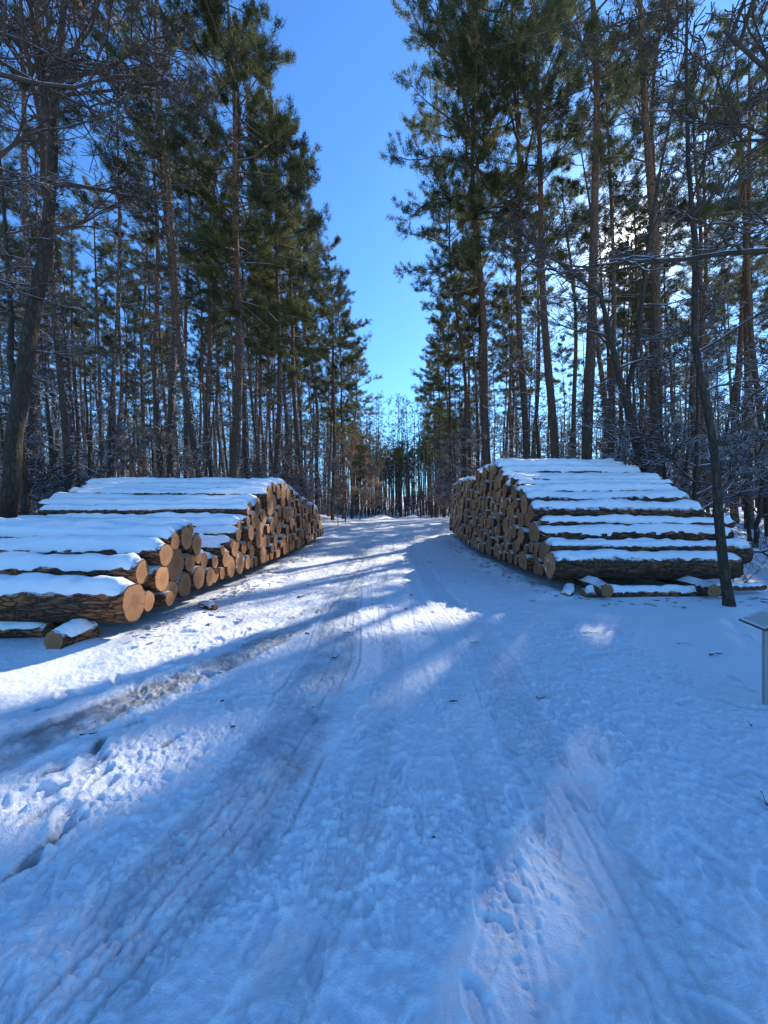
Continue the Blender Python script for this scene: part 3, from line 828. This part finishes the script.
# far woods: one mass
def far_woods():
    rng = np.random.default_rng(5); mb = MB(); P, D = [], []
    spots = []
    y = 62.0
    while y < 120:
        x = -1.05 * y
        while x < 1.05 * y:
            X, Y = x + rng.uniform(-2, 2), y + rng.uniform(-2, 2)
            gap = (-3.6 < X < 5.5 + (Y - 60) * .05) if Y < 78 else False
            if not gap and not (abs(X - 2) < 11 and rng.random() < .35): spots.append((X, Y))
            x += 4.6 if y < 90 else 3.8
        y += 6.5
    for k in range(200): spots.append((rng.uniform(-11, 20), rng.uniform(79, 118)))
    for k in range(1500):           # thin stems and brush that fill the lower storey of the far wood
        Y = rng.uniform(46, 100); X = rng.uniform(-1.0, 1.0) * Y
        if (-9 < X < 10 and Y < 66) or (-4 < X < 6 and Y < 73): continue
        H = rng.uniform(4, 15); g0 = gz(X, Y); l_ = rng.normal(0, .5, 2)
        pts = np.array([[X, Y, g0 - .2], [X + l_[0] * .5, Y, g0 + H * .5], [X + l_[0], Y + l_[1], g0 + H]])
        tube(mb, pts, [rng.uniform(.04, .10), .05, .02], 4)
        for q in range(20):
            z = rng.uniform(.06, 1) * H; a = rng.uniform(0, 6.28); p = path(rng, (X + l_[0] * z / H, Y, g0 + z), (math.cos(a), math.sin(a), .15), rng.uniform(.8, 2.6), 3, .25)
            tube(mb, p, [.028, .022, .018, .012], 3)
    for X, Y in spots:
        H = rng.uniform(20, 26); g0 = gz(X, Y); ln = rng.normal(-.2, .5)
        if abs(X - 2) < 9 and Y > 85: H *= rng.uniform(.62, .8)
        zz = np.array([-.3, H * .35, H * .7, H]); pts = np.stack([X + ln * zz / H, np.full(4, Y), g0 + zz], 1)
        tube(mb, pts, np.array([.20, .15, .10, .02]) * rng.uniform(.8, 1.3) * (1 if abs(X - 3) > 14 else .7), 5)
        cb = rng.uniform(.36, .6) if abs(X) > 20 else rng.uniform(.36, .6)
        for k in range(46 if abs(X - 3) > 14 else 38):
            u = rng.random(); R = 2.3 * math.sin(PI * min(1, .15 + .82 * u)) * math.sqrt(rng.random()); a = rng.uniform(0, 6.28)
            c = np.array([X + ln + R * math.cos(a), Y + R * math.sin(a), g0 + H * (cb + (1 - cb) * u)])
            for w in range(3):
                P.append(c + rng.normal(0, .28, 3)); D.append(unit([math.cos(a), math.sin(a), .3]))
        for k in range(9):
            z = rng.uniform(.1, .5) * H; a = rng.uniform(0, 6.28); p = path(rng, (X, Y, g0 + z), (math.cos(a), math.sin(a), .0), rng.uniform(.8, 2), 2, .2)
            tube(mb, p, [.02, .015, .01], 3)
    needles(mb, np.array(P), np.array(D), rng, 7, .3, .6, .075, 1)
    o = link('distant_woods', mb.mesh('distant_woods', [M['pine_twig'], M['needle']]))
    tag(o, 'far pine wood closing the end of the forest road', 'woods', kind='stuff')
far_woods()

# bare broadleaved trees with snow along their branches
def branchy(mb, rng, p, d, L, r, level, up, leafP=None, leafchance=0.0, wob=.14, mat=1):
    n = 7 if level == 0 else (5 if level == 1 else 4)
    pts = path(rng, p, d, L, n, wob, up)
    tube(mb, pts, np.linspace(r, max(r * .35, .0075), n + 1), 6 if level == 0 else (5 if level == 1 else 4), m=mat)
    if level >= 3: 
        if leafP is not None and rng.random() < leafchance:
            for k in range(rng.integers(2, 6)): leafP.append(pts[-1] + rng.normal(0, .09, 3))
        return pts
    k = {0: 8, 1: 5, 2: 3}[level]
    for q in range(k):
        t = rng.uniform(.22, 1.0) * n; i = min(n - 1, int(t)); f = t - i
        p0 = pts[i] * (1 - f) + pts[i + 1] * f; dl = unit(pts[i + 1] - pts[i])
        s = unit(np.cross(dl, [0, 0, 1]) + 1e-6) * rng.choice([-1, 1])
        dd = unit(dl * rng.uniform(.5, 1) + s * rng.uniform(.4, 1.0) + np.array([0, 0, rng.uniform(-.15, .5)]))
        branchy(mb, rng, p0, dd, L * rng.uniform(.30, .52), max(r * .42, .0085), level + 1, up, leafP, leafchance, wob + .03, mat)
    return pts

def leaves(mb, P, rng, m=2, size=.085):
    P = np.asarray(P); n = len(P)
    a = rng.normal(0, 1, (n, 3)); a /= np.linalg.norm(a, axis=1, keepdims=True)
    b = np.cross(a, rng.normal(0, 1, (n, 3))); b /= np.linalg.norm(b, axis=1, keepdims=True)
    c = np.cross(a, b)
    l = size * rng.uniform(.7, 1.3, (n, 1))
    V = np.stack([P, P + a * l * .5 + b * l * .32 + c * l * .08, P + a * l, P + a * l * .5 - b * l * .32 + c * l * .08], 1).reshape(-1, 3)
    mb.add(V, np.arange(n * 4).reshape(-1, 4), None, m)

def bare_tree(seed, trunk_pts, trunk_r, limbs, leafchance=0.0, L=(2.5, 4.5), bias=None, up=.02, zmin=.3):
    """trunk_pts relative to the base; limbs leave it above fraction ZMIN"""
    rng = np.random.default_rng(seed)
    tp = np.array(trunk_pts, float); n = 16
    tt = np.linspace(0, 1, n) ** 1.6 * (len(tp) - 1); i = np.clip(tt.astype(int), 0, len(tp) - 2); f = (tt - i)[:, None]
    pts = tp[i] * (1 - f) + tp[i + 1] * f + rng.normal(0, .02, (n, 3))
    rads = np.interp(tt, np.arange(len(tp)), trunk_r); rads = rads * (1 + .45 * np.exp(-np.maximum(pts[:, 2], 0) / .14))
    tr = MB(); tube(tr, pts, rads, 9, rnoise=.1, rng=rng)
    cr = MB(); lp = []
    for k in range(limbs):
        t = rng.uniform(zmin, 1) ** (1 / 1.6) * (n - 1); i = min(n - 2, int(t)); f = t - i
        p0 = pts[i] * (1 - f) + pts[i + 1] * f; r = float(np.interp(t, np.arange(n), rads))
        a = rng.uniform(0, 2 * PI)
        d = np.array([math.cos(a), math.sin(a), rng.uniform(-.05, .55)])
        if bias is not None: d = d * .75 + np.array(bias) * rng.uniform(.3, 1.2)
        branchy(cr, rng, p0, d, rng.uniform(*L) * (1.1 - .45 * t / n), min(r * .5, .055), 0, up, lp, leafchance)
    if leafchance and lp: leaves(cr, lp, rng)
    # slot 0 is unused by the twigs so that both trees share one slot order
    return tr.mesh('trunk', [M['bare_trunk']]), cr.mesh('crown', [M['twig'], M['twig'], M['brown_leaf']])

def px_pts(Z, pts):
    out = []
    for u, v in pts: out.append(((u - 384) / F * Z, CAM_H + (512 - v) / F * Z))
    return out
def bare_px(kind, seed, Z, px_trunk, radii, limbs, label, dz=None, **kw):
    pp = px_pts(Z, px_trunk); x0 = pp[0][0]; z0 = gz(x0, Z)
    tp = [(0, 0, -.1)] + [(x - x0, (dz or [0] * len(pp))[i], z - z0) for i, (x, z) in enumerate(pp[1:], 1)]
    TAKEN.append((x0, Z))
    return put_tree(kind, bare_tree(seed, tp, radii, limbs, **kw), x0, Z, 0, 0, 0, 1, 1, label, 'bare tree')

# the leaning oak at the left edge
bare_px('oak_tree', 201, 9.2, [(2, 577), (8, 500), (20, 400), (42, 270), (50, 190), (56, 100), (62, 0), (70, -120)], [.21, .19, .165, .14, .11, .09, .06, .03], 12,
        'leaning oak with arching snowy boughs and a few withered leaves, left edge', leafchance=.30, L=(3.2, 5.6), bias=(.9, -.25, .05), up=.012, zmin=.42)
# its thinner neighbour
bare_px('oak_tree', 202, 11, [(30, 560), (22, 470), (15, 400), (10, 300), (0, 150)], [.12, .10, .09, .06, .03], 10,
        'thin dark oak stem beside the leaning oak, bending left', leafchance=.2, L=(1.5, 3), zmin=.4)
put_tree('oak_tree', bare_tree(203, [(0, 0, -.1), (.2, .1, 3), (.5, 0, 6), (.8, -.2, 9), (1.1, 0, 13)], [.26, .21, .17, .11, .03], 8, leafchance=.1, L=(3.5, 5.5), bias=(1.0, .15, .05), zmin=.32, up=.01),
         -9.0, 6.2, 0, 0, 0, 1, 1, 'oak outside the left edge whose snowy boughs hang into the picture', 'bare tree')
# the slim tree in front of the right stack, forked above
bare_px('slim_tree', 214, 6.1, [(730, 611), (722, 545), (716, 478), (711, 430), (703, 385), (694, 330), (690, 200), (688, 80), (690, -60)], [.072, .066, .062, .052, .046, .04, .034, .026, .012], 13,
        'slim dark tree leaning in front of the right stack beside the information board', L=(1.4, 2.9), zmin=.45, up=.03)
fork = MB(); rng_f = np.random.default_rng(8)
def fork_tree(Z, pts, r0, r1, root_pt):
    pass
# crooked forked tree growing behind the right stack
bare_px('crooked_tree', 205, 11.6, [(652, 570), (645, 470), (628, 410), (622, 385), (608, 330), (601, 290), (560, 262), (500, 215)], [.13, .12, .11, .10, .075, .06, .045, .02], 9,
        'crooked tree bending left above the right stack with snowy boughs', L=(1.6, 3.6), zmin=.40, up=.03, bias=(-.2, 0, .1))
bare_px('crooked_tree', 206, 11.9, [(650, 572), (640, 470), (625, 400), (632, 370), (640, 310), (650, 230), (668, 130), (690, 20)], [.10, .09, .085, .075, .06, .05, .035, .015], 7,
        'thin tree forking right above the right stack, in front of the sun', L=(1.4, 3.2), zmin=.45, up=.03)
# the tree outside the right edge whose dark boughs cross the upper right corner
put_tree('oak_tree', bare_tree(207, [(0, 0, -.1), (-.1, .1, 2.5), (-.3, 0, 5), (-.5, .2, 8), (-.7, .2, 12)], [.22, .18, .15, .11, .03], 7, L=(3.2, 5.0), bias=(-1.0, .25, .15), zmin=.40, up=.03),
         7.2, 4.9, 0, 0, 0, 1, 1, 'oak outside the right edge whose dark boughs cross the upper right corner', 'bare tree')

# understorey: young bare trees, four shapes copied about
def young(seed, H, r, limbs, L, leaf=0.0):
    rng = np.random.default_rng(seed); a, b = rng.normal(0, .25, 2)
    return bare_tree(seed, [(0, 0, -.1), (a * .4, b * .4, H * .3), (a, b, H * .6), (a * .7, b * 1.6, H)], [r, r * .8, r * .5, .012], limbs, leafchance=leaf, L=L, zmin=.12, up=.02)
YOUNG = [young(301, 8.5, .075, 12, (1.4, 3.2)), young(302, 7, .06, 11, (1.2, 2.8)), young(303, 10, .09, 13, (1.6, 3.4)), young(304, 5, .045, 10, (.9, 2.0), .5)]
ry = random.Random(4)
ny = 0
for k in range(320):
    if ny >= 76: break
    left = ry.random() < .5
    y = 10.5 + 32 * ry.random() ** 1.4
    x = -(ry.uniform(8.8, 9.5 + y * .75)) if left else ry.uniform(8.3, 9.0 + y * .75)
    if y > 23 and ry.random() < .35: x = -ry.uniform(5.2, 9) if left else ry.uniform(5.6, 9)
    if abs(x) > y * 1.0 + 1 or not free(x, y, 1.0): continue
    TAKEN.append((x, y)); i = ry.choice([0, 1, 2, 0, 1, 3])
    put_tree('young_tree', YOUNG[i], x, y, ry.uniform(0, 6.28), ry.gauss(0, .05), ry.gauss(0, .04), ry.uniform(.8, 1.2), ry.uniform(.9, 1.2),
             'young bare tree with snow lined twigs in the wood %s of the road' % ('left' if left else 'right'), 'young tree', 'young bare trees in the wood %s of the road' % ('left' if left else 'right'))
    ny += 1
# brown-leaved beech saplings at the bend
BEECH = [young(311, 6.5, .05, 13, (1.2, 2.4), .45), young(312, 5, .045, 11, (1.0, 2.0), .45)]
for k, (px_, Z, s, lab) in enumerate([(345, 33, 1.0, 'small brown leaved beech beside the tail of the left stack'), (360, 38, 1.15, 'bushy brown leaved beech where the road narrows on the left'),
                            (372, 46, 1.25, 'pale brown leaved beech at the end of the road, left'), (378, 54, 1.3, 'farthest brown leaved beech left of the road bend'),
                            (352, 42, 1.4, 'tall brown leaved beech under the roadside pines, left'), (438, 48, 1.0, 'brown leaved beech right of the road under the pines'),
                            (338, 27, .55, 'tiny bare sapling standing in the snow by the left roadside')]):
    x = (px_ - 384) / F * Z; put_tree('beech_sapling', BEECH[k % 2], x, Z, k * 1.3, 0, 0, s, 1, lab, 'sapling')

# low shrubs and dry stems poking out of the snow
def shrub(seed, n, h, leaf=0.3):
    rng = np.random.default_rng(seed); mb = MB(); lp = []
    for k in range(n):
        a = rng.uniform(0, 6.28); p = np.array([rng.normal(0, .25), rng.normal(0, .25), -.05])
        d = np.array([math.cos(a) * .5, math.sin(a) * .5, 1.0]); L = h * rng.uniform(.5, 1.1)
        pts = path(rng, p, d, L, 5, .15); tube(mb, pts, np.linspace(.009, .004, 6), 4)
        for q in range(4):
            i = rng.integers(1, 5); pp = path(rng, pts[i], unit(pts[i + 1] - pts[i]) + rng.normal(0, .6, 3), L * .35, 3, .2); tube(mb, pp, np.linspace(.006, .003, 4), 3)
            if rng.random() < leaf:
                for w in range(3): lp.append(pp[-1] + rng.normal(0, .04, 3))
    if lp: leaves(mb, lp, rng, 1, .06)
    return mb.mesh('shrub', [M['twig'], M['brown_leaf']])
SHRUBS = [shrub(401, 9, 1.1), shrub(402, 12, .8, .5), shrub(403, 7, 1.5, .1)]
rs = random.Random(9); ns = 0
for k in range(200):
    if ns >= 70: break
    left = rs.random() < .4
    y = rs.uniform(7, 26); x = -rs.uniform(8.9, 9 + y * .5) if left else rs.uniform(7.9, 8.5 + y * .6)
    if abs(x) > y + 1: continue
    o = link('shrub', SHRUBS[rs.randrange(3)]); o.location = (x, y, gz(x, y)); o.rotation_euler = (0, 0, rs.uniform(0, 6.28)); s = rs.uniform(.6, 1.2); o.scale = (s, s, s)
    tag(o, 'low twiggy shrub in the snow behind the %s stack' % ('left' if left else 'right'), 'shrub', 'twiggy shrubs behind the %s stack' % ('left' if left else 'right')); ns += 1

# fallen bough behind the right stack, and litter on the snow
def bough(name, pts, r, label, cat, twigs=3):
    rng = np.random.default_rng(len(name) + int(abs(pts[0][0]) * 10)); mb = MB(); p = np.array(pts, float)
    tube(mb, p, np.linspace(r, r * .4, len(p)), 6, cap=True)
    for k in range(twigs):
        i = rng.integers(0, len(p) - 1); pp = path(rng, p[i], (p[i + 1] - p[i]) + rng.normal(0, .5, 3) * np.linalg.norm(p[i + 1] - p[i]), np.linalg.norm(p[-1] - p[0]) * .35, 3, .2)
        tube(mb, pp, np.linspace(r * .5, r * .25, 4), 4)
    tag(link(name, mb.mesh(name, [M['twig']])), label, cat)
g = gz(8.5, 9.5)
bough('fallen_bough', [(7.7, 9.3, g + .35), (8.2, 9.2, g + .62), (8.8, 9.0, g + .60), (9.3, 8.8, g + .2), (9.5, 8.7, g - .1)], .045, 'fallen bough arching out of the snow right of the right stack', 'bough', 5)
def wpx(u, v): Z = CAM_H * F / (v - 512.0); return (u - 384.0) / F * Z, Z
for k, (u, v, L, a, lab) in enumerate([(716, 655, .16, .2, 'dark bark scrap lying in the snow left of the board'), (684, 645, .14, -.4, 'thin bent twig on the snow before the right stack'),
                                       (749, 725, .07, 1.2, 'tiny dark twig standing in snow near the board post'), (588, 634, .25, .1, 'thin twig lying on the snow before the bearer logs'),
                                       (764, 800, .12, 1.0, 'dark twig at the right edge of the snow'), (470, 547, .5, -.3, 'long twig lying at the foot of the right stack')]):
    X, Y = wpx(u, v); z = gz(X, Y) + .012
    bough('twig', [(X - L / 2 * math.cos(a), Y - L / 2 * math.sin(a), z), (X, Y, z + .015), (X + L / 2 * math.cos(a), Y + L / 2 * math.sin(a), z)], .006 if k else .014, lab, 'twig', 2)

def litter():
    rng = np.random.default_rng(61); mb = MB()
    for k in range(520):
        t = rng.random()
        if t < .42: x, y = -3.0 + abs(rng.normal(0, .35)), rng.uniform(4.6, 18)
        elif t < .80: x, y = 3.15 - abs(rng.normal(0, .30)), rng.uniform(6.8, 18)
        elif t < .90: x, y = rng.uniform(3.0, 7.2), rng.uniform(6.2, 7.0)
        else: x, y = rng.uniform(-3.2, 3.2), rng.uniform(2.5, 12)
        L = rng.uniform(.015, .055) * (1.6 if rng.random() < .1 else 1); w = L * rng.uniform(.25, .7); a = rng.uniform(0, 6.28); z = gz(x, y) + .022 + .05 * (t < .8)
        c, s_ = math.cos(a), math.sin(a); h = rng.uniform(.004, .012); v = []
        for dz in (0, h):
            for u_, w_ in ((-L, -w), (L, -w * .7), (L * .8, w), (-L * .9, w * .8)): v.append((x + u_ * c - w_ * s_, y + u_ * s_ + w_ * c, z + dz + rng.uniform(-.004, .004)))
        mb.add(np.array(v), [[0, 3, 2, 1], [4, 5, 6, 7], [0, 1, 5, 4], [1, 2, 6, 5], [2, 3, 7, 6], [3, 0, 4, 7]])
    tag(link('bark_litter', mb.mesh('bark_litter', [M['log_bark']], False)), 'bark crumbs scattered on the snow at the foot of the stacks', 'bark litter', kind='stuff')
litter()

# ------------------------------------------------------------------ information board at the right edge
def board():
    A_, L_ = np.array([2.90, 2.95, .658]), np.array([2.973, 3.25, .643])
    e = L_ - A_; e[2] = 0; w = np.linalg.norm(e); e = e / w
    nx = np.array([e[1], -e[0], 0.0])              # uphill, away from the road
    up = unit(nx * math.cos(math.radians(30)) + np.array([0, 0, math.sin(math.radians(30))]))
    nrm = np.cross(up, e); nrm = nrm if nrm[2] > 0 else -nrm
    base = (A_ + L_) / 2
    root = bpy.data.objects.new('information_board', None); COL.objects.link(root)
    loc = np.array([3.06, 3.05, gz(3.06, 3.05) - .02]); root.location = loc
    def slab(name, u0, u1, v0, v1, n0, n1, mat, parent):
        mb = MB(); vs = []
        for n_ in (n0, n1):
            for u_, v_ in ((u0, v0), (u1, v0), (u1, v1), (u0, v1)): vs.append(base + e * u_ + up * v_ + nrm * n_ - loc)
        f = np.array([[0, 3, 2, 1], [4, 5, 6, 7], [0, 1, 5, 4], [1, 2, 6, 5], [2, 3, 7, 6], [3, 0, 4, 7]])
        mb.add(np.array(vs), f); me = mb.mesh(name, [mat], False); me.validate(); o = link(name, me, parent)
        b = o.modifiers.new('bevel', 'BEVEL'); b.width = .002; b.segments = 2
        return o
    h = w / 2
    slab('back_panel', -h, h, 0, .44, -.016, 0, M['edge'], root)
    p = slab('printed_face', -h + .008, h - .008, .008, .432, .0005, .004, M['board'], root)
    # print: green leaf picture, header strip and unreadably small text lines
    mb = MB(); t = np.linspace(0, 2 * PI, 25)[:-1]; rad = .055 * (1 + .22 * np.sin(5 * t) + .12 * np.sin(9 * t + 1))
    pts = [base + e * (-.02 + a * 1.0) + up * (.27 + b * 1.3) + nrm * .0062 - loc for a, b in zip(rad * np.cos(t), rad * np.sin(t))]
    cen = base + e * -.02 + up * .27 + nrm * .0062 - loc
    mb.add(np.vstack([pts, cen]), None, [[i, (i + 1) % 24, 24] for i in range(24)]); link('green_picture', mb.mesh('green_picture', [M['green']], False), p)
    slab('green_picture', -h + .02, h - .02, .385, .415, .0045, .0058, M['green'], p)
    mb = MB(); rg = np.random.default_rng(3)
    for k in range(9):
        v0 = .03 + .016 * k; u1 = h - .02 - rg.uniform(0, .05)
        q = [base + e * a + up * b + nrm * .0062 - loc for a, b in ((-h + .03, v0), (u1, v0), (u1, v0 + .005), (-h + .03, v0 + .005))]
        mb.add(np.array(q), [[0, 1, 2, 3]])
    link('print_lines', mb.mesh('print_lines', [M['ink']], False), p)
    # post: a flat steel bar
    mb = MB(); c = base + nx * .105 - loc; zt = (base + up * .06)[2] - loc[2] - .012
    px0, py0 = c[0], c[1]
    vs = []
    for z in (-.12, zt):
        for dx, dy in ((-.024, -.015), (.03, -.015), (.03, .015), (-.024, .015)): vs.append((px0 + dx, py0 + dy, z))
    f = np.array([[0, 3, 2, 1], [4, 5, 6, 7], [0, 1, 5, 4], [1, 2, 6, 5], [2, 3, 7, 6], [3, 0, 4, 7]]); mb.add(np.array(vs), f)
    o = link('post', mb.mesh('post', [M['metal']], False), root); b = o.modifiers.new('bevel', 'BEVEL'); b.width = .004; b.segments = 2
    tag(root, 'slanted information board on a grey metal post at the right edge', 'information board')
board()

# ------------------------------------------------------------------ light, sky, camera
world = bpy.data.worlds.new('World'); scene.world = world; world.use_nodes = True
nt = world.node_tree; nt.nodes.clear()
sky = nt.nodes.new('ShaderNodeTexSky'); sky.sky_type = 'NISHITA'; sky.sun_disc = False
sky.sun_elevation = SUN_EL; sky.sun_rotation = SUN_AZ; sky.air_density = 1.0; sky.dust_density = 0.2; sky.ozone_density = 2.0; sky.altitude = 100
bg = nt.nodes.new('ShaderNodeBackground'); bg.inputs[1].default_value = 0.15
out = nt.nodes.new('ShaderNodeOutputWorld')
sd = Vector((math.sin(SUN_AZ) * math.cos(SUN_EL), math.cos(SUN_AZ) * math.cos(SUN_EL), math.sin(SUN_EL)))
# the bright aureole that the air shows round the sun
tc = nt.nodes.new('ShaderNodeTexCoord'); dp = nt.nodes.new('ShaderNodeVectorMath'); dp.operation = 'DOT_PRODUCT'
dp.inputs[1].default_value = sd; nt.links.new(tc.outputs['Generated'], dp.inputs[0])
g1 = math_n(nt, 'MULTIPLY', math_n(nt, 'POWER', math_n(nt, 'MAXIMUM', dp.outputs['Value'], 0.0), 150.0), 2.6)
g2 = math_n(nt, 'MULTIPLY', math_n(nt, 'POWER', math_n(nt, 'MAXIMUM', dp.outputs['Value'], 0.0), 1500.0), 60.0)
gl = math_n(nt, 'ADD', g1, g2)
cmb = nt.nodes.new('ShaderNodeMix'); cmb.data_type = 'RGBA'; cmb.blend_type = 'ADD'; cmb.inputs[0].default_value = 1
mulc = nt.nodes.new('ShaderNodeVectorMath'); mulc.operation = 'SCALE'; mulc.inputs[0].default_value = (1.0, 0.96, 0.86); nt.links.new(gl, mulc.inputs['Scale'])
tint = nt.nodes.new('ShaderNodeMix'); tint.data_type = 'RGBA'; tint.blend_type = 'MULTIPLY'; tint.inputs[0].default_value = 1; tint.inputs[7].default_value = (0.35, 0.64, 0.95, 1)
nt.links.new(sky.outputs[0], tint.inputs[6]); nt.links.new(tint.outputs[2], cmb.inputs[6]); nt.links.new(mulc.outputs[0], cmb.inputs[7])
nt.links.new(cmb.outputs[2], bg.inputs[0]); nt.links.new(bg.outputs[0], out.inputs[0])

sun = bpy.data.lights.new('sun', 'SUN'); sun.energy = 3.6; sun.angle = math.radians(0.53); sun.color = (1.0, 0.93, 0.82)
so = bpy.data.objects.new('sun', sun); COL.objects.link(so)
so.rotation_euler = (-sd).to_track_quat('-Z', 'Y').to_euler()

cam = bpy.data.cameras.new('camera'); cam.sensor_fit = 'VERTICAL'; cam.sensor_height = 36; cam.lens = F / 1024 * 36
cam.clip_start = .05; cam.clip_end = 2000
co = bpy.data.objects.new('camera', cam); COL.objects.link(co)
co.location = (0, 0, CAM_H); co.rotation_euler = (PI / 2, 0, 0)
scene.camera = co

vs = scene.view_settings
vs.view_transform = 'Standard'; vs.look = 'None'; vs.gamma = 1; vs.exposure = 1.06; vs.use_curve_mapping = False
cy = scene.cycles
cy.max_bounces = 5; cy.diffuse_bounces = 3; cy.glossy_bounces = 2; cy.transmission_bounces = 3; cy.transparent_max_bounces = 4
cy.use_denoising = True; cy.sample_clamp_indirect = 4.0
